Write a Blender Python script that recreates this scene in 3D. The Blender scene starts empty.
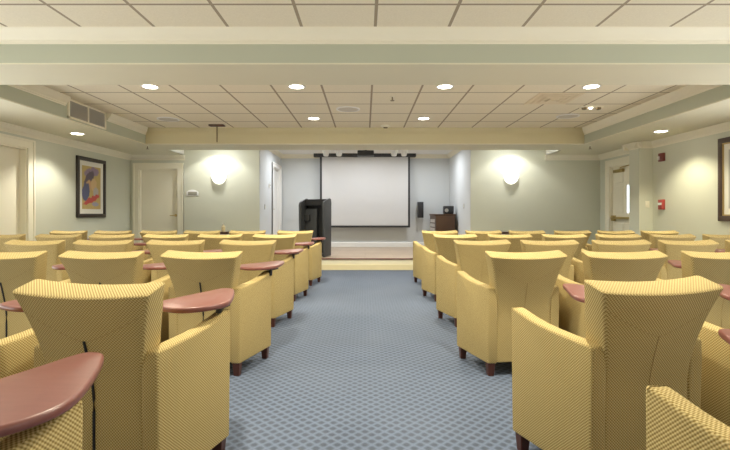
import bpy, bmesh, math, random
from mathutils import Vector, Matrix
random.seed(7)
S = bpy.context.scene
COL = S.collection
PI = math.pi

# ------------------------------------------------------------------ materials
def nodes(name):
    m = bpy.data.materials.new(name); m.use_nodes = True
    nt = m.node_tree
    return m, nt, nt.nodes['Principled BSDF']

def N(nt, typ, **kw):
    n = nt.nodes.new(typ)
    for k, v in kw.items():
        setattr(n, k, v)
    return n

def mix(nt, fac, a, b):
    n = N(nt, 'ShaderNodeMix', data_type='RGBA')
    for i, v in ((0, fac), (6, a), (7, b)):
        if isinstance(v, bpy.types.NodeSocket):
            nt.links.new(v, n.inputs[i])
        elif i == 0:
            n.inputs[0].default_value = v
        else:
            n.inputs[i].default_value = (*v, 1)
    return n.outputs[2]

def mth(nt, op, a, b=None):
    n = N(nt, 'ShaderNodeMath', operation=op)
    for i, v in enumerate((a, b)):
        if v is None: continue
        if isinstance(v, bpy.types.NodeSocket): nt.links.new(v, n.inputs[i])
        else: n.inputs[i].default_value = v
    return n.outputs[0]

def bump(nt, b, h, strength, dist):
    n = N(nt, 'ShaderNodeBump')
    n.inputs['Strength'].default_value = strength
    n.inputs['Distance'].default_value = dist
    nt.links.new(h, n.inputs['Height'])
    nt.links.new(n.outputs[0], b.inputs['Normal'])

def paint(name, col, rough=.6, var=.04, scale=6, metal=0, bmp=0):
    m, nt, b = nodes(name)
    tc = N(nt, 'ShaderNodeTexCoord')
    nz = N(nt, 'ShaderNodeTexNoise'); nz.inputs['Scale'].default_value = scale
    nz.inputs['Detail'].default_value = 4
    nt.links.new(tc.outputs['Object'], nz.inputs['Vector'])
    lo = tuple(c * (1 - var) for c in col); hi = tuple(min(1, c * (1 + var)) for c in col)
    nt.links.new(mix(nt, nz.outputs[0], lo, hi), b.inputs['Base Color'])
    b.inputs['Roughness'].default_value = rough
    b.inputs['Metallic'].default_value = metal
    if bmp: bump(nt, b, nz.outputs[0], bmp, .01)
    return m

def emit(name, col, s):
    m, nt, b = nodes(name)
    b.inputs['Base Color'].default_value = (*col, 1)
    b.inputs['Emission Color'].default_value = (*col, 1)
    b.inputs['Emission Strength'].default_value = s
    return m

def fabric_mat(name, dark, light, p=.0092):
    m, nt, b = nodes(name)
    tc = N(nt, 'ShaderNodeTexCoord'); sx = N(nt, 'ShaderNodeSeparateXYZ')
    nt.links.new(tc.outputs['UV'], sx.inputs[0])
    u, v = sx.outputs[0], sx.outputs[1]
    k = 2 * PI / p
    s1 = mth(nt, 'SINE', mth(nt, 'MULTIPLY', mth(nt, 'ADD', u, v), k * .8))
    s2 = mth(nt, 'SINE', mth(nt, 'MULTIPLY', mth(nt, 'SUBTRACT', mth(nt, 'MULTIPLY', u, .9), v), k * .8))
    pr = mth(nt, 'ADD', mth(nt, 'MULTIPLY', s1, .6), mth(nt, 'MULTIPLY', s2, .4))
    f = N(nt, 'ShaderNodeMapRange'); nt.links.new(pr, f.inputs[0])
    f.inputs[1].default_value = -.8; f.inputs[2].default_value = .9
    nt.links.new(mix(nt, f.outputs[0], dark, light), b.inputs['Base Color'])
    b.inputs['Roughness'].default_value = .8
    b.inputs['Specular IOR Level'].default_value = .25
    bump(nt, b, f.outputs[0], .35, .003)
    return m

def carpet_mat():
    m, nt, b = nodes('carpet')
    tc = N(nt, 'ShaderNodeTexCoord'); sx = N(nt, 'ShaderNodeSeparateXYZ')
    nt.links.new(tc.outputs['Object'], sx.inputs[0])
    x, y = sx.outputs[0], sx.outputs[1]
    k = 2 * PI / .066
    a = mth(nt, 'COSINE', mth(nt, 'MULTIPLY', x, k))
    c = mth(nt, 'COSINE', mth(nt, 'MULTIPLY', y, k))
    # staggered dots
    a2 = mth(nt, 'ADD', a, c)
    f = N(nt, 'ShaderNodeMapRange'); nt.links.new(mth(nt, 'ABSOLUTE', a2), f.inputs[0])
    f.inputs[1].default_value = .15; f.inputs[2].default_value = 1.5
    nz = N(nt, 'ShaderNodeTexNoise'); nz.inputs['Scale'].default_value = 60; nz.inputs['Detail'].default_value = 5
    nt.links.new(tc.outputs['Object'], nz.inputs['Vector'])
    nb = N(nt, 'ShaderNodeTexNoise'); nb.inputs['Scale'].default_value = 1.2
    nt.links.new(tc.outputs['Object'], nb.inputs['Vector'])
    c1 = mix(nt, f.outputs[0], (.128, .168, .275), (.022, .032, .066))
    c2 = mix(nt, nz.outputs[0], (.03, .04, .062), (.185, .23, .295))
    c3 = mix(nt, .30, c1, c2)
    c4 = mix(nt, mth(nt, 'MULTIPLY', nb.outputs[0], .35), c3, (.18, .20, .26))
    nt.links.new(c4, b.inputs['Base Color'])
    b.inputs['Roughness'].default_value = .95
    bump(nt, b, nz.outputs[0], .5, .006)
    return m

def tile_mat(name, x0, y0):
    m, nt, b = nodes(name)
    tc = N(nt, 'ShaderNodeTexCoord'); sx = N(nt, 'ShaderNodeSeparateXYZ')
    nt.links.new(tc.outputs['Object'], sx.inputs[0])
    def line(o, off):
        fr = mth(nt, 'FRACT', mth(nt, 'DIVIDE', mth(nt, 'ADD', o, 61 - off), .61))
        d = mth(nt, 'MINIMUM', fr, mth(nt, 'SUBTRACT', 1.0, fr))
        return d
    dm = mth(nt, 'MINIMUM', line(sx.outputs[0], x0), line(sx.outputs[1], y0))
    isl = mth(nt, 'LESS_THAN', dm, .021)
    nz = N(nt, 'ShaderNodeTexNoise'); nz.inputs['Scale'].default_value = 90; nz.inputs['Detail'].default_value = 6
    nt.links.new(tc.outputs['Object'], nz.inputs['Vector'])
    base = mix(nt, nz.outputs[0], (.74, .68, .53), (.90, .84, .68))
    nt.links.new(mix(nt, isl, base, (.36, .30, .21)), b.inputs['Base Color'])
    b.inputs['Roughness'].default_value = .9
    bump(nt, b, nz.outputs[0], .25, .004)
    return m

def wood_mat(name, c1, c2, scale=(1, 12, 12), rough=.35):
    m, nt, b = nodes(name)
    tc = N(nt, 'ShaderNodeTexCoord'); mp = N(nt, 'ShaderNodeMapping')
    mp.inputs['Scale'].default_value = scale
    nt.links.new(tc.outputs['Object'], mp.inputs[0])
    nz = N(nt, 'ShaderNodeTexNoise'); nz.inputs['Scale'].default_value = 4; nz.inputs['Detail'].default_value = 6
    nt.links.new(mp.outputs[0], nz.inputs['Vector'])
    nt.links.new(mix(nt, nz.outputs[0], c1, c2), b.inputs['Base Color'])
    b.inputs['Roughness'].default_value = rough
    return m

def plank_mat():
    m, nt, b = nodes('stage_boards')
    tc = N(nt, 'ShaderNodeTexCoord')
    br = N(nt, 'ShaderNodeTexBrick')
    br.inputs['Scale'].default_value = 1
    br.inputs['Brick Width'].default_value = 1.2; br.inputs['Row Height'].default_value = .12
    br.inputs['Mortar Size'].default_value = .003
    br.inputs['Color1'].default_value = (.44, .345, .255, 1); br.inputs['Color2'].default_value = (.51, .41, .32, 1)
    br.inputs['Mortar'].default_value = (.25, .16, .1, 1)
    nt.links.new(tc.outputs['Object'], br.inputs['Vector'])
    nt.links.new(br.outputs[0], b.inputs['Base Color'])
    b.inputs['Roughness'].default_value = .4
    return m

def print_mat(name, base, blobs, rough=.5):
    """an abstract print: soft ellipses (u, v, ru, rv, rot, colour) over a base colour, uv in 0..1"""
    m, nt, b = nodes(name)
    tc = N(nt, 'ShaderNodeTexCoord')
    nz = N(nt, 'ShaderNodeTexNoise'); nz.inputs['Scale'].default_value = 9; nz.inputs['Detail'].default_value = 3
    nt.links.new(tc.outputs['UV'], nz.inputs['Vector'])
    vm = N(nt, 'ShaderNodeVectorMath', operation='SCALE'); vm.inputs['Scale'].default_value = .12
    nt.links.new(nz.outputs['Color'], vm.inputs[0])
    va = N(nt, 'ShaderNodeVectorMath', operation='ADD')
    nt.links.new(tc.outputs['UV'], va.inputs[0]); nt.links.new(vm.outputs[0], va.inputs[1])
    col = mix(nt, nz.outputs[0], tuple(c * .8 for c in base), base)
    for (u, v, ru, rv, rot, c) in blobs:
        mp = N(nt, 'ShaderNodeMapping', vector_type='TEXTURE')
        mp.inputs['Location'].default_value = (u + .06, v + .06, 0.06)
        mp.inputs['Rotation'].default_value = (0, 0, rot)
        mp.inputs['Scale'].default_value = (ru, rv, 1)
        nt.links.new(va.outputs[0], mp.inputs[0])
        ln = N(nt, 'ShaderNodeVectorMath', operation='LENGTH'); nt.links.new(mp.outputs[0], ln.inputs[0])
        f = N(nt, 'ShaderNodeMapRange'); nt.links.new(ln.outputs['Value'], f.inputs[0])
        f.inputs[1].default_value = .85; f.inputs[2].default_value = 1.05
        f.inputs[3].default_value = 1; f.inputs[4].default_value = 0
        col = mix(nt, f.outputs[0], col, c)
    nt.links.new(col, b.inputs['Base Color'])
    b.inputs['Roughness'].default_value = rough
    return m

M = {}
M['wall'] = paint('sage_wall_paint', (.60, .61, .50), .7, .03, 2)
M['wall_cool'] = paint('pale_grey_wall_paint', (.60, .63, .64), .7, .03, 2)
M['soffit'] = paint('cream_ceiling_paint', (.72, .69, .53), .8, .03, 2)
M['header'] = paint('shaded_cream_paint', (.55, .49, .30), .8, .03, 2)  # soffit cream darkened and yellowed: shade and warm bounce put into the colour
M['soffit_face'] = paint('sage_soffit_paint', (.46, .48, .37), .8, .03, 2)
M['white_ceiling'] = paint('white_ceiling_paint', (.78, .77, .72), .8, .03, 2)
M['trim'] = paint('cream_trim_paint', (.82, .78, .63), .45, .03, 3)
M['door'] = paint('cream_door_paint', (.82, .78, .63), .45, .03, 2)
M['white'] = paint('white_paint', (.82, .82, .80), .5, .02, 3)
M['tile'] = tile_mat('ceiling_tiles', .085, 8.27)
M['tile_front'] = tile_mat('ceiling_tiles_near', .085, 3.38)
M['carpet'] = carpet_mat()
M['fabric'] = fabric_mat('gold_woven_fabric', (.27, .178, .047), (.69, .55, .275))
M['seam'] = paint('gold_piping', (.38, .26, .10), .8)
M['zip'] = paint('black_zip', (.012, .012, .014), .5)
M['leg'] = wood_mat('mahogany_leg', (.045, .013, .008), (.10, .03, .018), (8, 8, 1))
M['tablet'] = wood_mat('mahogany_laminate', (.17, .055, .048), (.24, .085, .072), (2, 14, 14), .33)
M['tablet'].node_tree.nodes['Principled BSDF'].inputs['Specular IOR Level'].default_value = .6
M['metal_dark'] = paint('black_metal', (.018, .018, .02), .45, .1)
M['boards'] = plank_mat()
M['nosing'] = wood_mat('stage_nosing', (.15, .055, .035), (.22, .09, .06))
M['riser'] = paint('cream_riser', (.80, .74, .57), .6)
M['riser_low'] = paint('gold_riser', (.78, .69, .45), .6)
M['black'] = paint('black_laminate', (.028, .029, .032), .5, .1)
M['black_deep'] = paint('black_interior', (.014, .014, .016), .6, .1)
M['charcoal'] = paint('charcoal_panel', (.05, .053, .058), .6, .1)
M['screen'] = paint('matte_white_screen', (.60, .60, .595), .9, .01)
M['walnut'] = wood_mat('dark_walnut', (.05, .022, .010), (.10, .045, .018), (3, 3, 20), .4)
M['frame'] = wood_mat('dark_frame', (.018, .012, .010), (.04, .026, .02), (6, 6, 6), .35)
M['frame2'] = wood_mat('brown_frame', (.05, .03, .022), (.09, .055, .04), (6, 6, 6), .35)
M['gold'] = paint('gold_fillet', (.50, .36, .15), .4, .1, 8, .6)
M['mat'] = paint('cream_mat_board', (.80, .78, .70), .8)
M['brass'] = paint('brass', (.55, .42, .18), .35, .1, 8, .9)
M['steel'] = paint('steel', (.45, .44, .42), .35, .1, 8, .9)
M['bronze'] = paint('bronze_metal', (.20, .15, .08), .4, .1, 8, .7)
M['red'] = paint('red_plastic', (.38, .05, .04), .4)
M['red_dark'] = paint('dark_red_plastic', (.17, .035, .03), .4)
M['vent'] = paint('grey_grille', (.54, .52, .46), .5)
M['ventdark'] = paint('grille_shadow', (.17, .16, .145), .8)
M['sign'] = paint('grey_sign_face', (.33, .32, .25), .5)
M['tan'] = paint('tan_plastic', (.80, .68, .42), .4)
M['diffuser'] = paint('diffuser_cream', (.78, .68, .50), .6)
M['speaker_white'] = paint('speaker_grille', (.60, .57, .50), .8)
M['eq'] = paint('equipment_silver', (.50, .47, .44), .4, .5, 40)
M['glow'] = emit('lamp_lens', (1, .93, .78), 9)
M['glow_cool'] = emit('sconce_glass', (1, .98, .93), .95)
M['lite'] = emit('lit_door_glass', (.85, .92, 1), .9)
M['print1'] = print_mat('yellow_print', (.62, .46, .17), [
    (.5, .86, .42, .12, .1, (.30, .22, .33)), (.38, .70, .30, .16, .5, (.12, .09, .13)),
    (.34, .55, .17, .13, .2, (.62, .38, .20)), (.62, .57, .16, .17, -.3, (.66, .47, .24)),
    (.2, .40, .24, .20, .8, (.10, .11, .24)), (.72, .40, .16, .12, .3, (.50, .46, .42)),
    (.50, .22, .46, .07, .25, (.55, .08, .07)), (.7, .12, .2, .05, 0, (.36, .34, .42))])
M['print2'] = print_mat('grey_print', (.50, .48, .46), [
    (.3, .6, .2, .2, .2, (.35, .33, .36)), (.65, .4, .22, .25, .5, (.58, .54, .46)), (.5, .8, .3, .1, 0, (.32, .34, .4))])

# ------------------------------------------------------------------ mesh helper
class MB:
    def __init__(s): s.bm = bmesh.new()
    def box(s, x0, x1, y0, y1, z0, z1, mat=None, bevel=0, seg=2):
        b = bmesh.new()
        bmesh.ops.create_cube(b, size=1)
        bmesh.ops.scale(b, vec=(x1 - x0, y1 - y0, z1 - z0), verts=b.verts)
        bmesh.ops.translate(b, vec=((x0 + x1) / 2, (y0 + y1) / 2, (z0 + z1) / 2), verts=b.verts)
        if bevel:
            bmesh.ops.bevel(b, geom=b.edges[:], offset=bevel, segments=seg, profile=.5, affect='EDGES')
        return s.add(b, mat)
    def add(s, b, mat=None):
        if mat is not None: bmesh.ops.transform(b, matrix=mat, verts=b.verts)
        me = bpy.data.meshes.new('tmp'); b.to_mesh(me); b.free()
        s.bm.from_mesh(me); bpy.data.meshes.remove(me)
        return s
    def prism(s, pts, axis, a0, a1, bevel=0, seg=2, mat=None, ang=30):
        """extrude a polygon (pairs in the two other axes) along axis from a0 to a1"""
        b = bmesh.new()
        def mk(p, a):
            if axis == 'x': return (a, p[0], p[1])
            if axis == 'y': return (p[0], a, p[1])
            return (p[0], p[1], a)
        v0 = [b.verts.new(mk(p, a0)) for p in pts]; v1 = [b.verts.new(mk(p, a1)) for p in pts]
        n = len(pts)
        for i in range(n):
            b.faces.new((v0[i], v0[(i + 1) % n], v1[(i + 1) % n], v1[i]))
        b.faces.new(v0[::-1]); b.faces.new(v1)
        bmesh.ops.recalc_face_normals(b, faces=b.faces)
        if bevel:
            es = [e for e in b.edges if len(e.link_faces) == 2 and e.calc_face_angle(0) > math.radians(ang)]
            bmesh.ops.bevel(b, geom=es, offset=bevel, segments=seg, profile=.5, affect='EDGES')
        return s.add(b, mat)
    def cone(s, base, top, r0, r1, seg=20):
        base, top = Vector(base), Vector(top)
        d = top - base
        b = bmesh.new()
        bmesh.ops.create_cone(b, cap_ends=True, segments=seg, radius1=r0, radius2=r1, depth=d.length)
        rot = d.to_track_quat('Z', 'Y').to_matrix().to_4x4()
        return s.add(b, Matrix.Translation((base + top) / 2) @ rot)
    def lathe(s, prof, c=(0, 0, 0), seg=24, mat=None):
        b = bmesh.new(); rings = []
        for r, z in prof:
            rings.append([b.verts.new((c[0] + r * math.cos(2 * PI * i / seg), c[1] + r * math.sin(2 * PI * i / seg), c[2] + z)) for i in range(seg)])
        for a, d in zip(rings, rings[1:]):
            for i in range(seg):
                b.faces.new((a[i], a[(i + 1) % seg], d[(i + 1) % seg], d[i]))
        b.faces.new(rings[0][::-1]); b.faces.new(rings[-1])
        bmesh.ops.remove_doubles(b, verts=b.verts, dist=1e-6)
        bmesh.ops.recalc_face_normals(b, faces=b.faces)
        return s.add(b, mat)
    def tube(s, path, r, seg=6):
        b = bmesh.new(); rings = []
        P = [Vector(p) for p in path]
        for i, p in enumerate(P):
            t = (P[min(i + 1, len(P) - 1)] - P[max(i - 1, 0)]).normalized()
            q = t.to_track_quat('Z', 'Y')
            rings.append([b.verts.new(p + q @ Vector((r * math.cos(2 * PI * k / seg), r * math.sin(2 * PI * k / seg), 0))) for k in range(seg)])
        for a, d in zip(rings, rings[1:]):
            for i in range(seg):
                b.faces.new((a[i], a[(i + 1) % seg], d[(i + 1) % seg], d[i]))
        b.faces.new(rings[0][::-1]); b.faces.new(rings[-1])
        return s.add(b)
    def mesh(s, name, mat, smooth=30):
        bm = s.bm
        bm.normal_update()
        uv = bm.loops.layers.uv.new('UVMap')
        for f in bm.faces:
            n = f.normal
            ax = max(range(3), key=lambda i: abs(n[i]))
            for l in f.loops:
                c = l.vert.co
                l[uv].uv = (c.y, c.z) if ax == 0 else ((c.x, c.z) if ax == 1 else (c.x, c.y))
            f.smooth = True
        for e in bm.edges:
            if len(e.link_faces) == 2 and e.calc_face_angle(0) > math.radians(smooth): e.smooth = False
        me = bpy.data.meshes.new(name); bm.to_mesh(me); bm.free()
        me.materials.append(mat)
        return me
    def build(s, name, mat, parent=None, smooth=30):
        o = bpy.data.objects.new(name, s.mesh(name, mat, smooth)); COL.objects.link(o)
        if parent is not None: o.parent = parent
        return o

def tag(o, label=None, cat=None, group=None, kind=None):
    if label: o['label'] = label
    if cat: o['category'] = cat
    if group: o['group'] = group
    if kind: o['kind'] = kind
    return o

def thing(name, label, cat, loc=(0, 0, 0), rz=0, group=None):
    o = bpy.data.objects.new(name, None); COL.objects.link(o)
    o.empty_display_size = .1
    o.location = loc; o.rotation_euler = (0, 0, rz)
    return tag(o, label, cat, group)

def struct(name, mb, mat, label=None, smooth=30):
    o = mb.build(name, mat, None, smooth)
    o['kind'] = 'structure'
    if label: o['label'] = label
    return o

def box(*a, **k): return MB().box(*a, **k)

# ------------------------------------------------------------------ dimensions
W = 5.04            # half width of the room
REAR = -1.6         # the room is open behind the camera
SOF = 2.36          # soffit height
CEI = 2.65          # tile ceiling height
DW = 9.8            # far wall with doors and sconces
AL = 2.26           # half width of the stage alcove
BK = 12.25          # rear wall of the stage
SIDE = 5.3          # side walls are built from here on; nearer they are left open to admit fill light
STZ = .22; STY = 8.98
CX = 3.97           # half width of the coffers

# floor and stage
struct('floor', box(-W - .1, W + .1, REAR, DW, -.1, 0), M['carpet'], 'blue grey carpet with a small diamond pattern')
mb = MB().box(-AL, AL, STY + .02, BK, .02, STZ)
stage = struct('floor_stage', mb, M['boards'], 'pale wood stage floor')
o = box(-AL, AL, STY - .02, STY + .05, STZ - .012, STZ + .008, bevel=.004).build('stage_nosing', M['nosing'], stage)
o = box(-AL, AL, STY, STY + .02, .105, STZ - .012).build('riser_board', M['riser'], stage)
o = box(-AL, AL, STY - .015, STY + .02, 0, .105).build('riser_base', M['riser_low'], stage)

# walls
T = .12
D1 = (5.93, 6.81, 2.08)     # left wall door opening (y0, y1, top)
mb = MB().box(-W - T, -W, SIDE, D1[0], 0, CEI).box(-W - T, -W, D1[1], DW + T, 0, CEI).box(-W - T, -W, D1[0], D1[1], D1[2], CEI)
struct('wall_left', mb, M['wall'])
D2 = (8.47, 9.40, 2.07)     # right wall door opening
mb = MB().box(W, W + T, SIDE, D2[0], 0, CEI).box(W, W + T, D2[1], DW + T, 0, CEI).box(W, W + T, D2[0], D2[1], D2[2], CEI)
mb.box(4.80, W, 8.0, 8.30, 0, SOF)
struct('wall_right', mb, M['wall'])
D3 = (-4.84, -4.01, 2.065)  # far wall door opening (x0, x1, top)
mb = MB().box(-W, D3[0], DW, DW + T, 0, CEI + .05).box(D3[1], -AL - T, DW, DW + T, 0, CEI + .05).box(D3[0], D3[1], DW, DW + T, D3[2], CEI + .05)
mb.box(AL + T, W, DW, DW + T, 0, CEI + .05).box(-AL - T, -AL - .004, DW, DW + .004, 0, CEI + .05).box(AL + .004, AL + T, DW, DW + .004, 0, CEI + .05)
struct('wall_far', mb, M['wall'])
D4 = (11.17, 12.08, 2.26)   # stage side door opening (y0, y1, top)
mb = MB().box(-AL - T, -AL, DW + .004, D4[0], 0, CEI + .05).box(-AL - T, -AL, D4[1], BK + T, 0, CEI + .05).box(-AL - T, -AL, D4[0], D4[1], D4[2], CEI + .05).box(-AL - T, -AL, D4[0], D4[1], 0, STZ)
struct('wall_stage_left', mb, M['wall_cool'])
mb = MB().box(AL, AL + T, DW + .004, BK + T, 0, CEI + .05)
struct('wall_stage_right', mb, M['wall_cool'])
struct('wall_stage_back', box(-AL, AL, BK, BK + T, 0, CEI + .05), M['wall_cool'])

struct('wall_rear', box(-CX, CX, REAR - T, REAR, 0, CEI), M['wall'])
# open framed sides added beside the near rows to let in fill light
for n_, sx in ((1, -1), (2, 1)):
    a, b = sorted((sx * W, sx * (W + .1)))
    mb = MB().box(a, b, REAR, SIDE, 0, .06).box(a, b, REAR, SIDE, SOF - .06, SOF)
    for k in range(6):
        y_ = REAR + k * (SIDE - REAR) / 5
        mb.box(a, b, y_ - .025, y_ + .025, .06, SOF - .06)
    struct('added_opening_%d' % n_, mb, M['white'])
# ceilings
struct('ceiling', box(-CX, CX, 4.46, 8.27, CEI, CEI + .1), M['tile'], 'cream acoustic tile ceiling in the far coffer')
struct('ceiling_near', box(-CX, CX, REAR, 3.85, CEI, CEI + .1), M['tile_front'], 'cream acoustic tile ceiling in the near coffer')
struct('ceiling_stage', box(-3.88, 3.88, 9.0, BK, CEI + .04, CEI + .14), M['white_ceiling'])
th = .012
mb = MB()
for sx in (-1, 1):
    a, b = sorted((sx * W, sx * CX)); mb.box(a, b, REAR, 9.0, SOF, SOF + th)
    a, b = sorted((sx * W, sx * 3.88)); mb.box(a, b, 9.0, DW, SOF, SOF + th)
mb.box(-CX, CX, 3.85, 4.46, SOF, SOF + th).box(-CX, CX, 8.27, 9.0, SOF, SOF + th)
struct('ceiling_soffit', mb, M['soffit'], 'lower cream soffit around the coffers')
mb = MB()
for sx in (-1, 1):
    a, b = sorted((sx * (CX + .1), sx * CX)); mb.box(a, b, REAR, 9.0, SOF + th, CEI + .1)
mb.box(-CX, CX, 3.85, 4.46, SOF + th, CEI + .1)
struct('trim_1', mb, M['soffit_face'], 'grey green sides of the soffit and beam')
mb = MB()
for sx in (-1, 1):
    a, b = sorted((sx * 3.98, sx * 3.88)); mb.box(a, b, 9.0, DW, SOF, CEI + .14)
struct('trim_7', mb, M['white_ceiling'], 'edges of the raised ceiling by the stage, lamplight put into their white')  # brightness of lamplight put into the colour of these soffit edges
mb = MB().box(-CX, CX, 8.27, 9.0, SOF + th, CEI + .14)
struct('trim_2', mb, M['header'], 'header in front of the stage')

# crown mouldings
def crown(mb, axis, a0, a1, at, dirn, ztop, h=.11, pr=.09):
    p = [(0, 0), (1, 0), (1, -.12), (.86, -.2), (.80, -.34), (.62, -.52), (.36, -.68), (.26, -.74), (.26, -.84), (.12, -.88), (.12, -1), (0, -1)]
    pts = [(at + dirn * u * pr, ztop + v * h) for u, v in p]
    mb.prism(pts, axis, a0, a1)
mb = MB()
crown(mb, 'y', SIDE, DW, -W, 1, SOF)
crown(mb, 'y', SIDE, 8.0, W, -1, SOF)
crown(mb, 'y', 7.91, 8.39, 4.80, -1, SOF)
crown(mb, 'x', 4.71, W, 8.0, -1, SOF)
crown(mb, 'x', 4.71, W, 8.30, 1, SOF)
crown(mb, 'y', 8.30, DW, W, -1, SOF)
crown(mb, 'x', -W, -3.86, DW, -1, SOF)
crown(mb, 'x', 3.86, W, DW, -1, SOF)
struct('trim_3', mb, M['trim'], 'cream crown moulding along the walls', 50)
mb = MB()
crown(mb, 'y', REAR, 6.05, -CX, 1, CEI, .12, .08)
crown(mb, 'y', 7.02, 8.27, -CX, 1, CEI, .12, .08)
crown(mb, 'y', REAR, 8.27, CX, -1, CEI, .12, .08)
crown(mb, 'x', -CX, CX, 4.46, 1, CEI, .12, .08)
crown(mb, 'x', -CX, CX, 3.85, -1, CEI, .12, .07)
struct('trim_4', mb, M['trim'], 'cream crown moulding inside the coffers', 50)
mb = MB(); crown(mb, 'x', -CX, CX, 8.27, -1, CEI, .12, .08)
struct('trim_8', mb, M['header'], 'cream crown on the header, shade put into its colour', 50)
mb = MB()
crown(mb, 'x', -AL, AL, BK, -1, CEI + .04, .10, .08)
crown(mb, 'y', DW, BK, -AL, 1, CEI + .04, .10, .08)
crown(mb, 'y', DW, BK, AL, -1, CEI + .04, .10, .08)
struct('trim_5', mb, M['trim'], 'crown moulding around the stage', 50)
# baseboards
def bb(mb, axis, a0, a1, at, dirn, z0=0, h=.12, t=.015):
    mb.prism([(at, z0), (at + dirn * t, z0), (at + dirn * t, z0 + h - .02), (at + dirn * t * .4, z0 + h), (at, z0 + h)], axis, a0, a1)
mb = MB(); bb(mb, 'y', SIDE, D1[0] - .14, -W, 1); bb(mb, 'y', D1[1] + .14, DW, -W, 1); struct('baseboard_left', mb, M['trim'])
mb = MB(); bb(mb, 'y', SIDE, 8.0, W, -1); bb(mb, 'x', 4.785, W, 8.0, -1); bb(mb, 'y', 8.0, 8.3, 4.8, -1); struct('baseboard_right', mb, M['trim'])
mb = MB(); bb(mb, 'x', D3[1] + .14, -AL, DW, -1); bb(mb, 'x', AL, W, DW, -1); struct('baseboard_far', mb, M['trim'])
mb = MB(); bb(mb, 'x', -AL, AL, BK, -1, STZ, .13, .02); bb(mb, 'y', DW, D4[0] - .14, -AL, 1, STZ, .13); bb(mb, 'y', DW, BK, AL, -1, STZ, .13)
struct('baseboard_stage', mb, M['white'])
mb = MB().box(-AL, AL, BK - .012, BK, .94, .97)
struct('trim_6', mb, M['wall_cool'], 'thin chair rail on the stage wall')

# ------------------------------------------------------------------ doors
def casing(mb, axis, at, dirn, a0, a1, top, w=.13, t=.025, z0=0):
    """door casing: stepped profile on the two sides and the head"""
    def piece(u0, u1, z0_, z1_, t_):
        n0, n1 = sorted((at, at + dirn * t_))
        if axis == 'y': mb.box(n0, n1, u0, u1, z0_, z1_)
        else: mb.box(u0, u1, n0, n1, z0_, z1_)
    for lo, hi in ((a0 - w, a0), (a1, a1 + w)):
        piece(lo, hi, z0, top + w, t)
    piece(a0, a1, top, top + w, t)
    e = .03
    piece(a0 - w, a0 - w + e, z0, top + w - e, t + .014); piece(a1 + w - e, a1 + w, z0, top + w - e, t + .014)
    piece(a0 - w, a1 + w, top + w - e, top + w, t + .014)
def jamb(mb, axis, at, dirn, a0, a1, top, depth, z0=0, t=.02):
    n0, n1 = sorted((at, at - dirn * depth))
    def bx(u0, u1, z0_, z1_):
        if axis == 'y': mb.box(n0, n1, u0, u1, z0_, z1_)
        else: mb.box(u0, u1, n0, n1, z0_, z1_)
    bx(a0, a0 + t, z0, top); bx(a1 - t, a1, z0, top); bx(a0 + t, a1 - t, top - t, top)

def lever(parent, p, nrm, along, mat):
    p, n, a = Vector(p), Vector(nrm), Vector(along)
    mb = MB().cone(p, p + n * .012, .03, .028, 16).cone(p, p + n * .05, .010, .010, 10)
    mb.tube([p + n * .05, p + n * .055 + a * .03, p + n * .05 + a * .11], .009, 8)
    return mb.build('handle', mat, parent)

# door 1: left wall
d = struct('door_1', box(-W - .115, -W - .095, D1[0] + .02, D1[1] - .02, .01, D1[2] - .02), M['door'], 'pale flush door in the left wall')
mb = MB(); casing(mb, 'y', -W, 1, *D1); mb.build('door_casing', M['trim'], d)
mb = MB(); jamb(mb, 'y', -W, 1, *D1, .115); mb.build('door_jamb', M['trim'], d)
lever(d, (-W - .095, 6.0, 1.02), (1, 0, 0), (0, 1, 0), M['brass'])
# door 2: right wall, six panels, exit bar, closer, narrow glass
d = struct('door_2', box(W + .05, W + .095, D2[0] + .02, D2[1] - .02, .01, D2[2] - .02), M['door'], 'cream panelled exit door behind the corner pier on the right')
mb = MB(); casing(mb, 'y', W, -1, *D2); mb.build('door_casing', M['trim'], d)
mb = MB(); jamb(mb, 'y', W, -1, *D2, .115); mb.build('door_jamb', M['trim'], d)
mb = MB()
for (y0, y1) in ((9.0, 9.27), (8.66, 8.93)):
    for (z0, z1) in ((1.72, 1.95), (1.12, 1.66), (.2, .92)):
        if y0 < 8.9 and z0 > 1 and z1 < 1.7: continue
        for q, dx in ((0, .012), (.03, .004)):
            mb.box(W + .05 - dx, W + .052, y0 + q, y1 - q, z0 + q, z1 - q, bevel=.004, seg=1)
mb.build('door_panel', M['door'], d)
MB().box(W + .044, W + .052, 8.72, 8.87, 1.12, 1.66).build('door_glass', M['lite'], d)
mb = MB().box(W - .02, W + .04, 8.53, 9.36, 1.0, 1.045, bevel=.01).box(W + .0, W + .05, 8.53, 8.62, .96, 1.07).box(W + .0, W + .05, 9.27, 9.36, .96, 1.07)
mb.build('exit_bar', M['brass'], d)
mb = MB().box(W - .01, W + .05, 8.95, 9.28, 1.93, 1.99, bevel=.008)
mb.tube([(W - .02, 9.0, 1.985), (W - .10, 8.85, 2.0), (W + .02, 8.62, 2.045)], .010)
mb.build('door_closer', M['brass'], d)
# door 3: far wall, left
d = struct('door_3', box(D3[0] + .02, D3[1] - .02, DW + .05, DW + .09, .01, D3[2] - .02), M['door'], 'cream flush door in the far left corner')
mb = MB(); casing(mb, 'x', DW, -1, *D3, .125); mb.build('door_casing', M['trim'], d)
mb = MB(); jamb(mb, 'x', DW, -1, *D3, .115); mb.build('door_jamb', M['trim'], d)
lever(d, (-4.075, DW + .05, 1.07), (0, -1, 0), (-1, 0, 0), M['brass'])
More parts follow.
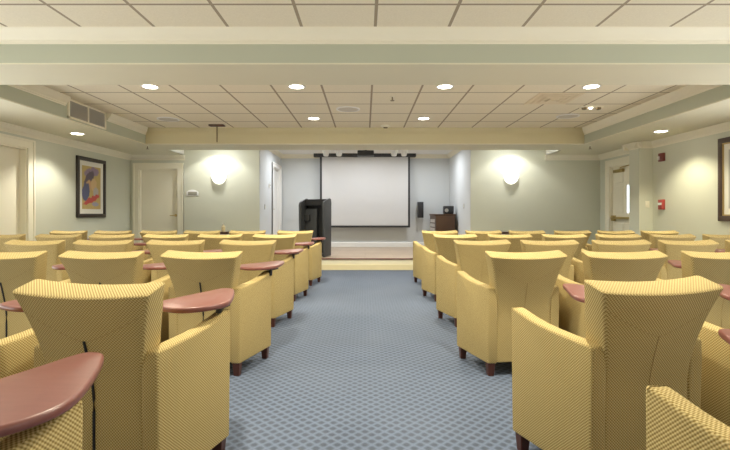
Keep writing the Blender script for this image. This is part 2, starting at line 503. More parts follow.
# door 4: stage, left side wall
d = struct('door_4', box(-AL - .09, -AL - .05, D4[0] + .02, D4[1] - .02, STZ + .01, D4[2] - .02), M['white'], 'white door in the side wall of the stage')
mb = MB(); casing(mb, 'y', -AL, 1, *D4, .11, .025, STZ); mb.build('door_casing', M['white'], d)
mb = MB(); jamb(mb, 'y', -AL, 1, *D4, .115, STZ); mb.build('door_jamb', M['white'], d)
lever(d, (-AL - .05, 11.27, STZ + 1.0), (1, 0, 0), (0, 1, 0), M['brass'])

# ------------------------------------------------------------------ armchairs
def lerp(a, b, t): return a + (b - a) * t
def back_y(z): return 0.0 if z < .42 else -.10 * min(1.1, ((z - .42) / .38)) ** 1.3
def back_hw(z): return .200 if z < .50 else .200 + .074 * ((z - .50) / .30) ** 1.4
def back_tilt(z): return 0.0 if z < .55 else .30 * ((z - .55) / .25)
KC = .018; ZC = .014
def back_pt(x, z, dy=0.0):
    hw = back_hw(z); q = (x / hw) ** 2
    w = max(0, min(1, (z - .3) / .4))
    return Vector((x, back_y(z) + dy + w * KC * q, z + w * ZC * q + back_tilt(z) * dy))

def make_backrest():
    b = bmesh.new(); rings = []
    nA = 13
    def ring(z, inset=0.0, dz=0.0):
        hw = back_hw(z) - inset; t0, t1 = inset, lerp(.125, .112, (z - .09) / .71) - inset
        r = .016; ym = (t0 + t1) / 2
        A = []
        A.append((-hw, ym))
        for k in range(4):
            a = PI + k / 3 * PI / 2
            A.append((-hw + r + r * math.cos(a), t0 + r + r * math.sin(a)))
        for k in range(1, nA): A.append((lerp(-hw + r, hw - r, k / nA), t0))
        for k in range(4):
            a = 1.5 * PI + k / 3 * PI / 2
            A.append((hw - r + r * math.cos(a), t0 + r + r * math.sin(a)))
        A.append((hw, ym))
        B = [(x, 2 * ym - y) for x, y in A]
        pts = A + B[-2:0:-1]
        out = []
        for x, y in pts:
            v = back_pt(max(-back_hw(z), min(back_hw(z), x)), z, y); v.z += dz
            out.append(b.verts.new(v))
        return out, len(A)
    zs = [(.09, .012, 0), (.092, 0, .006), (.2, 0, 0), (.3, 0, 0), (.38, 0, 0), (.44, 0, 0), (.5, 0, 0), (.55, 0, 0), (.6, 0, 0), (.64, 0, 0), (.68, 0, 0), (.715, 0, 0), (.745, 0, 0), (.77, 0, 0), (.79, 0, 0), (.80, .0, .0), (.80, .0025, .004), (.80, .009, .006)]
    for z, i, dz in zs:
        R, na = ring(z, i, dz); rings.append(R)
    n = len(rings[0])
    for a, d in zip(rings, rings[1:]):
        for i in range(n):
            b.faces.new((a[i], a[(i + 1) % n], d[(i + 1) % n], d[i]))
    for R, flip in ((rings[0], True), (rings[-1], False)):
        A = R[:na]; B = [R[0]] + R[na:][::-1] + [R[na - 1]]
        for i in range(na - 1):
            q = [A[i], A[i + 1], B[i + 1], B[i]]
            u = []
            for v in q:
                if v not in u: u.append(v)
            if len(u) >= 3: b.faces.new(u[::-1] if flip else u)
    bmesh.ops.recalc_face_normals(b, faces=b.faces)
    mb = MB(); mb.add(b); return mb

def seam_paths():
    c = [back_pt(0, z, -.001) for z in [.095 + k * .545 / 12 for k in range(13)]]
    br = []
    for s in (-1, 1):
        br.append([back_pt(s * x, .635 + .085 * (x / .215) ** 1.15, .0005) for x in [k * .232 / 9 for k in range(10)]])
    return c, br

def arm_mb(s):
    prof = [(.0, .085), (.0, .30), (-.006, .52), (-.004, .600), (.05, .603), (.12, .608), (.2, .614), (.28, .624), (.35, .638), (.41, .655), (.445, .664), (.456, .660), (.452, .40), (.446, .085)]
    b = bmesh.new()
    def xo(y): return lerp(.258, .325, max(0, min(1, y / .45)))
    def xi(y): return lerp(.190, .262, max(0, min(1, y / .45)))
    v0 = [b.verts.new((s * xi(p[0]), p[0], p[1])) for p in prof]; v1 = [b.verts.new((s * xo(p[0]), p[0], p[1])) for p in prof]
    n = len(prof)
    for i in range(n): b.faces.new((v0[i], v0[(i + 1) % n], v1[(i + 1) % n], v1[i]))
    b.faces.new(v0[::-1]); b.faces.new(v1)
    bmesh.ops.recalc_face_normals(b, faces=b.faces)
    es = [e for e in b.edges if e.calc_face_angle(0) > math.radians(32)]
    bmesh.ops.bevel(b, geom=es, offset=.013, segments=3, profile=.5, affect='EDGES')
    return MB().add(b)

def leg_mb(x, y):
    b = bmesh.new()
    bmesh.ops.create_cube(b, size=1)
    for v in b.verts:
        k = .026 if v.co.z > 0 else .019
        v.co = (x + (k if v.co.x > 0 else -k), y + (k if v.co.y > 0 else -k), .092 if v.co.z > 0 else 0)
    bmesh.ops.bevel(b, geom=b.edges[:], offset=.003, segments=1, affect='EDGES')
    return MB().add(b)

PIV = (.285, .415)
def tablet_mb():
    # outline relative to the hinge post: pointed front, round rear, straight outer edge
    key = [(-.20, -.135), (-.10, -.165), (-.02, -.125), (.03, -.05), (.035, .04), (-.02, .20), (-.085, .335), (-.125, .36), (-.165, .345), (-.20, .23), (-.245, .08), (-.27, -.02), (-.262, -.09)]
    n = len(key); pts = []
    for i in range(n):
        p0, p1, p2, p3 = (Vector(key[(i + k) % n]) for k in (-1, 0, 1, 2))
        for k in range(4):
            t = k / 4
            pts.append(tuple(.5 * ((2 * p1) + (p2 - p0) * t + (2 * p0 - 5 * p1 + 4 * p2 - p3) * t * t + (3 * p1 - p0 - 3 * p2 + p3) * t ** 3)))
    b = MB().prism(pts, 'z', -.024, 0, bevel=.008, seg=3, ang=60)
    return b
def post_mb():
    return MB().cone((0, 0, -.075), (0, 0, -.024), .014, .014, 12).box(-.085, .02, -.025, .025, -.034, -.024).box(-.012, .012, .0, .09, -.036, -.026)

ME = {}
ME['backrest'] = make_backrest().mesh('backrest', M['fabric'], 42)
c, br = seam_paths()
mb = MB().tube(c, .0013)
for q in br: mb.tube(q, .0013)
ME['seam'] = mb.mesh('seam', M['seam'], 80)
mb = MB().tube(c, .0055); ME['zip'] = mb.mesh('zip_slit', M['zip'], 80)
mb = MB()
for q in br: mb.tube(q, .0013)
ME['seamtop'] = mb.mesh('seam', M['seam'], 80)
ME['seat'] = box(-.205, .205, .115, .475, .27, .42, bevel=.03, seg=3).mesh('seat', M['fabric'], 50)
ME['base'] = box(-.205, .205, .10, .435, .09, .275, bevel=.008).mesh('seat_base', M['fabric'], 50)
ME['arm_l'] = arm_mb(-1).mesh('armrest', M['fabric'], 40)
ME['arm_r'] = arm_mb(1).mesh('armrest', M['fabric'], 40)
ME['legs'] = [leg_mb(sx * x_, y).mesh('leg', M['leg']) for sx in (-1, 1) for x_, y in ((.230, .03), (.285, .415))]
ME['tablet'] = tablet_mb().mesh('writing_tablet', M['tablet'], 35)
ME['post'] = post_mb().mesh('hinge_post', M['metal_dark'])

def child(name, me, parent, loc=(0, 0, 0), rz=0):
    o = bpy.data.objects.new(name, me); COL.objects.link(o); o.parent = parent
    o.location = loc; o.rotation_euler = (0, 0, rz)
    return o

def make_chair(zip_back):
    t = thing('tablet_armchair', '', '', (0, -50, 0))
    child('backrest', ME['backrest'], t)
    if zip_back:
        child('seam', ME['seamtop'], t)
        tag(child('zip_slit', ME['zip'], t), 'dark open slit down the centre of the back')
    else:
        child('seam', ME['seam'], t)
    child('seat', ME['seat'], t); child('seat_base', ME['base'], t)
    child('armrest', ME['arm_l'], t); child('armrest', ME['arm_r'], t)
    for l in ME['legs']: child('leg', l, t)
    tb = child('writing_tablet', ME['tablet'], t, (PIV[0], PIV[1], .705))
    tag(tb, 'reddish brown writing tablet on the right arm')
    child('hinge_post', ME['post'], tb)
    return t

def copy_tree(o, parent=None):
    c_ = o.copy(); COL.objects.link(c_)
    if parent is not None: c_.parent = parent
    for ch in list(o.children): copy_tree(ch, c_)
    return c_

ORD = ['first', 'second', 'third', 'fourth', 'fifth', 'sixth', 'seventh']
F = 457.0
rows = {   # row -> (depth of the rear top edge, seat centres outward from the aisle in photograph columns)
    ('left', 1): (1.60, 6, [73, -110]), ('right', 1): (1.68, 13, [671, 848]),
    ('left', 2): (3.02, 4, [196, 95, -6]), ('right', 2): (3.02, 2, [531.5, 631, 734]),
    ('left', 3): (4.35, 3, [245, 172, 98, 29]), ('right', 3): (4.35, 3, [485, 553, 626, 694, 763]),
    ('left', 4): (5.66, 2, [273, 218, 163, 108, 54, -3]), ('right', 4): (5.66, 2, [457, 512, 567, 622, 677, 731]),
    ('left', 5): (6.90, 2, [294, 246, 200, 156, 110, 65]), ('right', 5): (6.90, 2, [441, 485, 529, 575, 619, 663]),
}
spots = []
for (side, r), (dt, yaw, cs) in rows.items():
    for k, px in enumerate(cs):
        yw = max(yaw, 10 - r) if k == 0 else 3
        a = math.radians(yw if side == 'right' else -yw)
        tx = (px - 365) * dt / F
        x = tx - .10 * math.sin(a); y = dt + .10 * math.cos(a)
        spots.append((side, r, k, x, y, a))
def front_corner(side, fx, fy, yaw):
    a = math.radians(yaw if side == 'right' else -yaw)
    lx = -.325 if side == 'right' else .325; ly = .456
    return fx - (lx * math.cos(a) - ly * math.sin(a)), fy - (lx * math.sin(a) + ly * math.cos(a)), a
x, y, a = front_corner('left', -.66, 1.08, 7); spots.append(('left', 0, 0, x, y, a))
x, y, a = front_corner('right', .712, 1.17, 7); spots.append(('right', 0, 0, x, y, a))

proto = {}
for side, r, k, x, y, a in spots:
    zb = side == 'left' and r <= 2
    if zb not in proto:
        proto[zb] = o = make_chair(zb)
    else:
        o = copy_tree(proto[zb])
    o.location = (x, y, 0); o.rotation_euler = (0, 0, a)
    swing = {(1, 'left'): 0, (0, 'left'): math.radians(5)}.get((r, side), math.radians(-14 + random.uniform(-4, 4)))
    for ch in o.children:
        if ch.name.startswith('writing_tablet'):
            ch.rotation_euler = (0, 0, swing)
            if r > 1: ch.location = (PIV[0] + (.04 if k == 0 else .0), PIV[1] + .01, .705)
            if r == 0 and side == 'left':
                ch.location = (PIV[0] + .025, PIV[1] - .05, .692)
                for p_ in ch.children: p_.location = (-.04, .05, .012)
    seat = 'aisle seat' if k == 0 else ORD[k] + ' seat from aisle'
    tag(o, 'gold woven armchair %s of the aisle, %s row from stage, %s' % (side, ORD[5 - r], seat), 'chair', 'tablet armchairs %s of the aisle' % side)
    # post stays on the arm when the tablet is shifted: same child moves with it

# ------------------------------------------------------------------ stage things
# lectern
t = thing('lectern', 'black open-backed lectern standing at the left of the stage', 'lectern', (-1.03, 9.5, STZ + .008), math.radians(-15))
def side_panel(x0, x1):
    prof = [(-.20, .0), (.20, 0), (.21, .35), (.22, .8), (.225, 1.10), (.20, 1.185), (.14, 1.20), (-.12, 1.145), (-.215, 1.11), (-.245, 1.06), (-.235, .7), (-.21, .3)]
    return MB().prism(prof, 'x', x0, x1, bevel=.008).build('side_panel', M['charcoal'], t)
side_panel(-.275, -.235); side_panel(.235, .275)
MB().box(-.235, .235, .14, .165, .05, 1.17).build('front_panel', M['black_deep'], t)
MB().prism([(.0, 1.05), (.139, 1.05), (.139, 1.18), (.0, 1.18)], 'x', -.235, .235).build('reading_top', M['black_deep'], t)
MB().box(-.235, .235, -.16, .14, .02, .05).build('floor_board', M['black'], t)
MB().box(-.235, .02, .02, .139, .05, .98, bevel=.006).build('equipment_box', M['charcoal'], t)
MB().box(-.235, -.12, -.05, .02, .72, .86, bevel=.004).build('small_drawer', M['black'], t)

# projection screen
t = thing('projection_screen', 'large white pull-down projection screen on the stage wall', 'screen', (0, 12.05, 0))
SX0, SX1 = (322 - 365) * 12.05 / F, (408 - 365) * 12.05 / F
MB().box(SX0, SX1, -.004, .0, .80, 2.62).build('screen_fabric', M['screen'], t)
MB().box(SX0 - .055, SX0, -.005, .001, .78, 2.62).box(SX1, SX1 + .055, -.005, .001, .78, 2.62).build('screen_border', M['black'], t)
MB().box(SX0 - .055, SX1 + .055, -.015, .012, .745, .795, bevel=.005).build('bottom_bar', M['black'], t)
MB().box(-1.35, 1.34, -.07, .09, 2.60, 2.69, bevel=.01).build('screen_case', M['black'], t)
# projector on its mount
t = thing('projector', 'black projector hanging from the stage ceiling', 'projector', (0, 10.4, 2.69))
MB().box(-.17, .20, -.16, .16, -.28, -.16, bevel=.015).build('projector_body', M['black'], t)
MB().cone((.02, 0, -.16), (.02, 0, 0), .025, .025).box(-.08, .12, -.08, .08, -.012, 0).build('ceiling_mount', M['metal_dark'], t)
MB().cone((.08, .16, -.22), (.08, .19, -.22), .045, .04).build('lens', M['steel'], t)
MB().box(-.15, .18, -.164, -.158, -.205, -.195).build('vent_strip', M['charcoal'], t)
# white spotlights on the stage ceiling
for px, txt in ((326, 'outermost on the left'), (339, 'second from left'), (394, 'second from right'), (404, 'outermost on the right')):
    X = (px - 365) * 9.7 / F
    t = thing('stage_spotlight', 'white cone spotlight above the screen, ' + txt, 'spotlight', (X, 9.7, 2.69), 0, 'white spotlights on the stage ceiling')
    MB().lathe([(.0, -.365), (.045, -.365), (.055, -.35), (.09, -.20), (.095, -.12), (.06, -.09), (.0, -.09)], seg=20).build('lamp_shade', M['white'], t)
    MB().cone((0, 0, -.1), (0, 0, 0), .014, .014, 10).cone((0, 0, -.02), (0, 0, 0), .05, .05, 16).build('stem', M['white'], t)

# wall speaker
t = thing('wall_speaker', 'small black speaker mounted on the stage wall right of screen', 'speaker', ((420.3 - 365) * 12.1 / F, 12.19, 0))
MB().box(-.075, .075, -.19, -.03, 1.0, 1.42, bevel=.012).build('speaker_cabinet', M['black'], t)
MB().box(-.065, .065, -.196, -.19, 1.02, 1.40, bevel=.002).build('grille', M['metal_dark'], t)
MB().box(-.03, .03, -.03, .058, 1.15, 1.27).build('bracket', M['metal_dark'], t)

# media cabinet and the device on it
t = thing('media_cabinet', 'dark walnut equipment cabinet beside the right stage wall', 'cabinet', (1.95, 11.55, STZ))
MB().box(-.235, .235, -.48, .50, .02, .84).build('carcass', M['walnut'], t)
MB().box(-.25, .25, -.50, .52, .84, .88, bevel=.005).build('cabinet_top', M['walnut'], t)
MB().box(-.225, .225, -.50, -.48, .05, .83, bevel=.004).build('door', M['walnut'], t)
mb = MB()
for k in range(6): mb.box(-.245, -.235, -.34, .40, .12 + k * .11, .20 + k * .11, bevel=.002, seg=1)
tag(mb.build('equipment_panel', M['eq'], t), 'pale rack of equipment in the cabinet side')
t = thing('audio_device', 'small black boxy device on top of the walnut cabinet', 'device', (2.05, 11.3, STZ + .88))
MB().box(-.11, .13, -.10, .10, .0, .20, bevel=.02).build('device_body', M['black'], t)
MB().cone((-.05, -.10, .09), (-.05, -.108, .09), .045, .045).build('device_dial', M['steel'], t)

# sconces
for sx, txt in ((-1, 'left'), (1, 'right')):
    X = -3.13 if sx < 0 else 3.13
    t = thing('wall_sconce', 'glowing white half-bowl wall sconce %s of the stage' % txt, 'wall lamp', (X, DW, 1.84), 0, 'wall sconces beside the stage')
    b = bmesh.new(); rings = []
    for j in range(8):
        a = j / 7 * PI / 2
        r = math.cos(a); z = -.20 * math.sin(a)
        rings.append([b.verts.new((.165 * r * math.cos(PI + PI * i / 18), .15 * r * math.sin(PI + PI * i / 18) - .006, z + .10)) for i in range(19)])
    for p, q in zip(rings, rings[1:]):
        for i in range(18): b.faces.new((p[i], p[i + 1], q[i + 1], q[i]))
    bmesh.ops.remove_doubles(b, verts=b.verts, dist=1e-5)
    bmesh.ops.recalc_face_normals(b, faces=b.faces)
    bmesh.ops.solidify(b, geom=b.faces[:], thickness=.004)
    MB().add(b).build('glass_bowl', M['glow_cool'], t, 70)
    b = MB().prism([(-.168, .092), (.168, .092), (.168, .108), (-.168, .108)], 'y', -.008, 0).build('wall_plate', M['white'], t)
    r = bpy.data.lights.new('sconce_bulb', 'POINT'); r.energy = .15; r.color = (1, .95, .86); r.shadow_soft_size = .04
    l = bpy.data.objects.new('sconce_bulb', r); COL.objects.link(l); l.location = (X, DW - .09, 1.98)

# sign beside the far door
t = thing('door_sign', 'small grey room sign in a white arched frame beside left sconce', 'sign', ((192.5 - 365) * 9.8 / F, DW, 1.54))
pts = [(-.13, -.05), (.13, -.05), (.13, .03)] + [(.11 * math.cos(a), .03 + .05 * math.sin(a)) for a in [PI * k / 10 for k in range(1, 10)]] + [(-.13, .03)]
MB().prism(pts, 'y', -.014, 0, bevel=.003).build('sign_frame', M['white'], t)
MB().box(-.09, .10, -.018, -.013, -.035, .035, bevel=.002).build('sign_face', M['sign'], t)

# side tables by the far wall and the bottle
def side_table(X, Y, label, top):
    t = thing('side_table', label, 'table', (X, Y, 0))
    MB().box(-.13, .13, -.13, .13, .69, .735, bevel=.006).build('table_top', M[top], t)
    MB().box(-.11, .11, -.11, .11, .04, .69, bevel=.004).build('pedestal', M['white'], t)
    MB().box(-.12, .12, -.12, .12, 0, .04).build('plinth', M['leg'], t)
    return t
side_table(-2.93, 9.45, 'small pedestal table with dark top under the left sconce', 'leg')
side_table(2.90, 9.45, 'small pedestal table with dark top under the right sconce', 'leg')
t = thing('pump_bottle', 'small tan bottle standing on the table under left sconce', 'bottle', (-2.92, 9.42, .735))
MB().lathe([(0, 0), (.036, 0), (.038, .01), (.038, .10), (.02, .125), (.014, .13), (.014, .145), (0, .145)], seg=18).build('bottle_body', M['tan'], t)
MB().cone((0, 0, .145), (0, 0, .175), .018, .02, 14).cone((0, 0, .16), (0, -.05, .165), .008, .006, 8).build('pump_cap', M['mat'], t)

# ------------------------------------------------------------------ walls things
def picture(name, label, y0, y1, z0, z1, sx, fm, pm, fw=.065, mw=.11, fillet=False):
    t = thing(name, label, 'picture', (sx * W, (y0 + y1) / 2, (z0 + z1) / 2))
    hy, hz = (y1 - y0) / 2, (z1 - z0) / 2
    n = -sx
    def bx(mb, d0, d1, a0, a1, b0, b1, **k):
        p, q = sorted((n * d0, n * d1)); mb.box(p, q, a0, a1, b0, b1, **k); return mb
    mb = MB()
    bx(mb, 0, .035, -hy, hy, hz - fw, hz, bevel=.006); bx(mb, 0, .035, -hy, hy, -hz, -hz + fw, bevel=.006)
    bx(mb, 0, .0345, -hy, -hy + fw, -hz + .01, hz - .01, bevel=.006); bx(mb, 0, .0345, hy - fw, hy, -hz + .01, hz - .01, bevel=.006)
    mb.build('frame', fm, t)
    if fillet:
        f2 = fw + .018; mb = MB()
        bx(mb, .0, .026, -hy + fw, hy - fw, hz - f2, hz - fw); bx(mb, 0, .026, -hy + fw, hy - fw, -hz + fw, -hz + f2)
        bx(mb, 0, .026, -hy + fw, -hy + f2, -hz + f2, hz - f2); bx(mb, 0, .026, hy - f2, hy - fw, -hz + f2, hz - f2)
        mb.build('gold_fillet', M['gold'], t)
    bx(MB(), 0, .014, -hy + fw, hy - fw, -hz + fw, hz - fw).build('mat_board', M['mat'], t)
    # print with its own 0..1 uv
    py, pz = hy - fw - mw, hz - fw - mw
    me = bpy.data.meshes.new('art_print')
    xx = n * .0155
    vs = [(xx, -py, -pz), (xx, py, -pz), (xx, py, pz), (xx, -py, pz)] + [(n * .013, -py, -pz), (n * .013, py, -pz), (n * .013, py, pz), (n * .013, -py, pz)]
    me.from_pydata(vs, [], [(0, 1, 2, 3), (7, 6, 5, 4), (0, 4, 5, 1), (1, 5, 6, 2), (2, 6, 7, 3), (3, 7, 4, 0)])
    uv = me.uv_layers.new(name='UVMap')
    for l in me.loops:
        c_ = me.vertices[l.vertex_index].co
        u = (c_.y + py) / (2 * py); v = (c_.z + pz) / (2 * pz)
        uv.data[l.index].uv = (u if sx < 0 else 1 - u, v)
    me.materials.append(pm)
    o = bpy.data.objects.new('art_print', me); COL.objects.link(o); o.parent = t
    return t
picture('framed_picture', 'black framed colourful yellow print with white mat on the left wall', 7.96, 8.84, 1.035, 2.125, -1, M['frame'], M['print1'], .07, .085)
picture('framed_picture', 'brown framed picture with cream mat on the right wall', 5.55, 6.49, 1.0, 2.165, 1, M['frame2'], M['print2'], .075, .10, True)

t = thing('fire_alarm_strobe', 'red and white fire alarm strobe high on the right wall', 'fire alarm', (W, 7.73, 2.06))
MB().box(-.045, 0, -.065, .065, -.07, .07, bevel=.008).build('alarm_body', M['red_dark'], t)
MB().box(-.07, -.044, .012, .05, -.045, .02, bevel=.01).build('strobe_lens', M['white'], t)
t = thing('fire_pull_station', 'red fire alarm pull station on the right wall', 'fire alarm', (W, 7.73, 1.26))
MB().box(-.05, 0, -.06, .06, -.085, .085, bevel=.008).build('station_body', M['red'], t)
MB().box(-.062, -.05, -.045, .045, -.01, .03, bevel=.004).build('pull_handle', M['white'], t)
def plate(name, label, loc, axis, sgn, mat='white'):
    t = thing(name, label, 'switch', loc)
    if axis == 'x':
        p, q = sorted((0, sgn * .008)); MB().box(p, q, -.036, .036, -.058, .058, bevel=.003).build('cover_plate', M[mat], t)
        p, q = sorted((sgn * .008, sgn * .014)); MB().box(p, q, -.012, .012, -.025, .025).build('toggle', M['trim'], t)
    else:
        p, q = sorted((0, sgn * .008)); MB().box(-.036, .036, p, q, -.058, .058, bevel=.003).build('cover_plate', M[mat], t)
        p, q = sorted((sgn * .008, sgn * .014)); MB().box(-.012, .012, p, q, -.025, .025).build('toggle', M['trim'], t)
plate('light_switch', 'cream light switch on the pier beside the exit door', (4.94, 8.0, 1.27), 'y', -1, 'trim')
plate('light_switch', 'pale light switch on the right side wall of the stage', (AL, 10.43, 1.28), 'x', -1, 'steel')
plate('light_switch', 'light switch on the left side wall of the stage', (-AL, 10.3, 1.26), 'x', 1, 'steel')
t = thing('thermostat', 'small white thermostat on the left side wall of stage', 'thermostat', (-AL, 10.76, 1.77))
MB().box(-.002, .025, -.05, .05, -.05, .05, bevel=.006).build('thermostat_body', M['white'], t)
MB().box(.025, .028, -.03, .03, -.01, .025).build('display', M['sign'], t)

# air return grille on the left soffit face
t = thing('air_vent', 'grey louvred air grille on the left soffit', 'vent', (-CX, 6.53, 0))
y0, y1, z0, z1 = -.44, .45, 2.385, 2.645
MB().box(0, .004, y0 + .02, y1 - .02, z0 + .02, z1 - .02).build('backing', M['ventdark'], t)
mb = MB().box(0, .02, y0, y1, z0, z0 + .025).box(0, .02, y0, y1, z1 - .025, z1).box(0, .02, y0, y0 + .03, z0, z1).box(0, .02, y1 - .03, y1, z0, z1).box(0, .02, -.012, .018, z0, z1)
mb.build('grille_frame', M['trim'], t)
mb = MB()
for k in range(14):
    z = z0 + .03 + k * .0152
    mb.prism([(.003, z), (.017, z + .004), (.017, z + .008), (.003, z + .009)], 'y', y0 + .03, y1 - .03)
mb.build('louvres', M['vent'], t)

# ------------------------------------------------------------------ ceiling things
LIGHTS = []
WARM = (.98, .925, .72)
def lamp(x, y, z, power, col=WARM, spread=152, blend=.6):
    L = bpy.data.lights.new('downlight_lamp', 'SPOT'); L.energy = power; L.color = col
    L.spot_size = math.radians(spread); L.spot_blend = blend; L.shadow_soft_size = .08
    o = bpy.data.objects.new('downlight_lamp', L); COL.objects.link(o); o.location = (x, y, z - .016)
def downlight(x, y, z, label, group, power, col=WARM, rad=.085, spread=152, blend=.6):
    t = thing('recessed_downlight', label, 'ceiling light', (x, y, z), 0, group)
    MB().lathe([(rad, -.001), (rad + .022, -.001), (rad + .024, -.005), (rad + .02, -.010), (rad, -.006), (rad, -.001)], seg=28).build('trim_ring', M['white'], t)
    MB().cone((0, 0, -.006), (0, 0, -.0005), rad, rad, 28).build('lens', M['glow'], t)
    lamp(x, y, z, power, col, spread, blend)
PW = 120; PS = 84
for X, w in ((-2.61, 'far left'), (-.83, 'second from left'), (.97, 'second from right'), (2.75, 'far right')):
    downlight(X, 5.55, CEI, 'round recessed downlight just past the beam, ' + w, 'downlights past the beam', PW * (1.3 if abs(X) < 1 else .9))
downlight(-.83, 7.4, CEI, 'round recessed downlight near the stage, left of the smoke detector', 'downlights near the stage', PW)
downlight(.95, 7.4, CEI, 'round recessed downlight near the stage, right of centre', 'downlights near the stage', PW)
downlight(-4.5, 7.15, SOF, 'round recessed downlight in the left soffit before the picture', 'soffit downlights', PS, (1, .955, .84), spread=120, blend=.55)
downlight(4.5, 6.95, SOF, 'round recessed downlight in the right soffit near the alarm strobe', 'soffit downlights', PS, (1, .92, .68), spread=120, blend=.55)
# the same fittings continue over the near rows, above the frame
for X in (-2.61, -.83, .97, 2.75):
    lamp(X, 2.4, CEI, PW * (1.3 if abs(X) < 1 else .9))
for sx in (-1, 1):
    lamp(sx * 4.5, 3.4, SOF, PS, WARM, 120, .55)

def small_ceiling(name, label, cat, loc, parts, group=None):
    t = thing(name, label, cat, loc, 0, group)
    for nm, mb_, mt in parts: mb_.build(nm, M[mt], t)
    return t
for (x, y, txt) in ((-.25, 6.75, 'near the middle of the ceiling'), (-3.21, 7.46, 'at the left of the tiles'), (3.21, 7.23, 'at the right of the tiles')):
    small_ceiling('ceiling_speaker', 'round cream ceiling speaker grille ' + txt, 'speaker', (x, y, CEI), [
        ('speaker_ring', MB().lathe([(.15, 0), (.175, 0), (.175, -.008), (.155, -.012), (.15, 0)], seg=30), 'white'),
        ('speaker_grille', MB().lathe([(0, -.002), (.151, -.002), (.151, -.007), (.08, -.010), (0, -.011)], seg=30), 'speaker_white')], 'round ceiling speakers')
def sprinkler(x, y, z, label):
    small_ceiling('sprinkler_head', label, 'sprinkler', (x, y, z), [
        ('escutcheon', MB().lathe([(0, 0), (.032, 0), (.028, -.006), (.012, -.010), (0, -.010)], seg=18), 'trim'),
        ('deflector', MB().cone((0, 0, -.01), (0, 0, -.055), .010, .008, 10).cone((0, 0, -.055), (0, 0, -.06), .028, .028, 14), 'bronze')], 'sprinkler heads')
sprinkler(.36, 6.02, CEI, 'sprinkler head in the ceiling tiles right of centre')
sprinkler((147.5 - 365) * 8.45 / F, 8.45, SOF, 'sprinkler head on the left soffit by the far door')
sprinkler((590 - 365) * 8.45 / F, 8.45, SOF, 'sprinkler head on the right soffit by the exit door')
small_ceiling('smoke_detector', 'cream and brass detector by the header in the tile ceiling', 'detector', (.36, 8.02, CEI), [
    ('detector_base', MB().lathe([(0, 0), (.09, 0), (.088, -.015), (.06, -.03), (0, -.03)], seg=24), 'trim'),
    ('detector_cap', MB().lathe([(0, -.03), (.04, -.03), (.035, -.045), (0, -.048)], seg=20), 'bronze')])
t = small_ceiling('emergency_light', 'twin eyeball emergency light in the tiles at the right', 'emergency light', (3.27, 6.6, CEI), [
    ('light_base', MB().box(-.16, .16, -.05, .05, -.015, 0, bevel=.005), 'trim'),
    ('eyeball', MB().lathe([(0, -.012), (.04, -.012), (.035, -.04), (0, -.05)], (-.1, 0, 0), 16), 'bronze'),
    ('eyeball', MB().lathe([(0, -.012), (.04, -.012), (.035, -.04), (0, -.05)], (.1, 0, 0), 16), 'bronze'),
    ('indicator_lens', MB().lathe([(0, -.012), (.025, -.012), (.02, -.03), (0, -.032)], (-.01, 0, 0), 14), 'glow')])
# square air diffuser: four stepped pyramidal vanes in one tile
mb = MB()
for k in range(4):
    h0, z = .29 - k * .075, -.002 - k * .006
    i0 = h0 - .05
    for a0, a1, b0, b1 in ((-h0, h0, -h0, -i0), (-h0, h0, i0, h0), (-h0, -i0, -i0, i0), (i0, h0, -i0, i0)):
        mb.box(a0, a1, b0, b1, z - .006, z)
small_ceiling('air_diffuser', 'square tan air diffuser set in the tiles at the right', 'air diffuser', (2.22 + .305 + .0, 6.135, CEI), [
    ('diffuser_vanes', mb, 'diffuser'), ('diffuser_back', MB().box(-.29, .29, -.29, .29, -.003, 0), 'diffuser')])
t = small_ceiling('ceiling_bracket', 'dark square bracket with hanging rod below the tile ceiling', 'bracket', ((217 - 365) * 7.95 / F, 7.95, CEI), [
    ('ceiling_plate', MB().box(-.13, .13, -.06, .06, -.025, 0, bevel=.004), 'leg'),
    ('rod', MB().cone((0, 0, -.025), (0, 0, -.30), .011, .011, 10), 'bronze')])

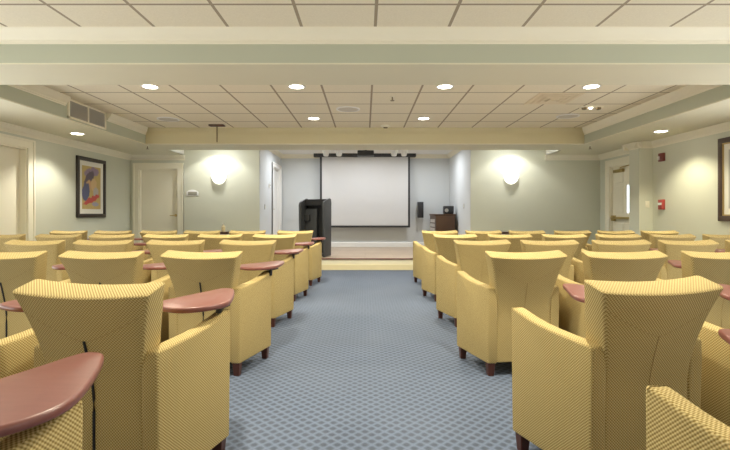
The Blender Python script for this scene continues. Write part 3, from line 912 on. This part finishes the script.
# cool stage and sconce-wall downlights
for X in (-3.13, 3.13):
    L = bpy.data.lights.new('wall_washer_lamp', 'SPOT'); L.energy = 27; L.color = (1, .97, .90); L.spot_size = math.radians(118); L.spot_blend = .35; L.shadow_soft_size = .03
    o = bpy.data.objects.new('wall_washer_lamp', L); COL.objects.link(o); o.location = (X, DW - .44, 2.66)
for X, Y, E in ((-1.5, 10.9, 15), (1.5, 10.9, 15), (0, 11.0, 12), (-3.0, 9.25, 7), (3.0, 9.25, 6)):
    L = bpy.data.lights.new('stage_lamp', 'AREA'); L.shape = 'DISK'; L.size = .25; L.energy = E; L.color = (.94, .965, 1.0); L.spread = math.radians(170)
    o = bpy.data.objects.new('stage_lamp', L); COL.objects.link(o); o.location = (X, Y, 2.67)

# ------------------------------------------------------------------ world, camera
w = bpy.data.worlds.new('World'); S.world = w; w.use_nodes = True
bg = w.node_tree.nodes['Background']
wt = w.node_tree
tc = wt.nodes.new('ShaderNodeTexCoord'); sx_ = wt.nodes.new('ShaderNodeSeparateXYZ')
wt.links.new(tc.outputs['Generated'], sx_.inputs[0])
mr = wt.nodes.new('ShaderNodeMapRange'); wt.links.new(sx_.outputs[2], mr.inputs[0])
mr.inputs[1].default_value = -.05; mr.inputs[2].default_value = .05
mr.inputs[3].default_value = 3.0; mr.inputs[4].default_value = .6     # bright lower half added as fill from below, dimmer above
wt.links.new(mr.outputs[0], bg.inputs[1])
bg.inputs[0].default_value = (1, .98, .94, 1)

cam = bpy.data.cameras.new('Camera'); co = bpy.data.objects.new('Camera', cam); COL.objects.link(co)
cam.sensor_width = 36; cam.sensor_fit = 'HORIZONTAL'; cam.lens = F / 730 * 36
co.location = (0, 0, 1.1); co.rotation_euler = (PI / 2, 0, 0)
cam.shift_y = -11 / 730
cam.clip_start = .02
S.camera = co
S.view_settings.view_transform = 'Standard'; S.view_settings.look = 'None'
S.view_settings.gamma = 1; S.view_settings.use_curve_mapping = False
S.view_settings.exposure = 0.62
S.cycles.diffuse_bounces = 8; S.cycles.max_bounces = 12
S.cycles.use_denoising = True
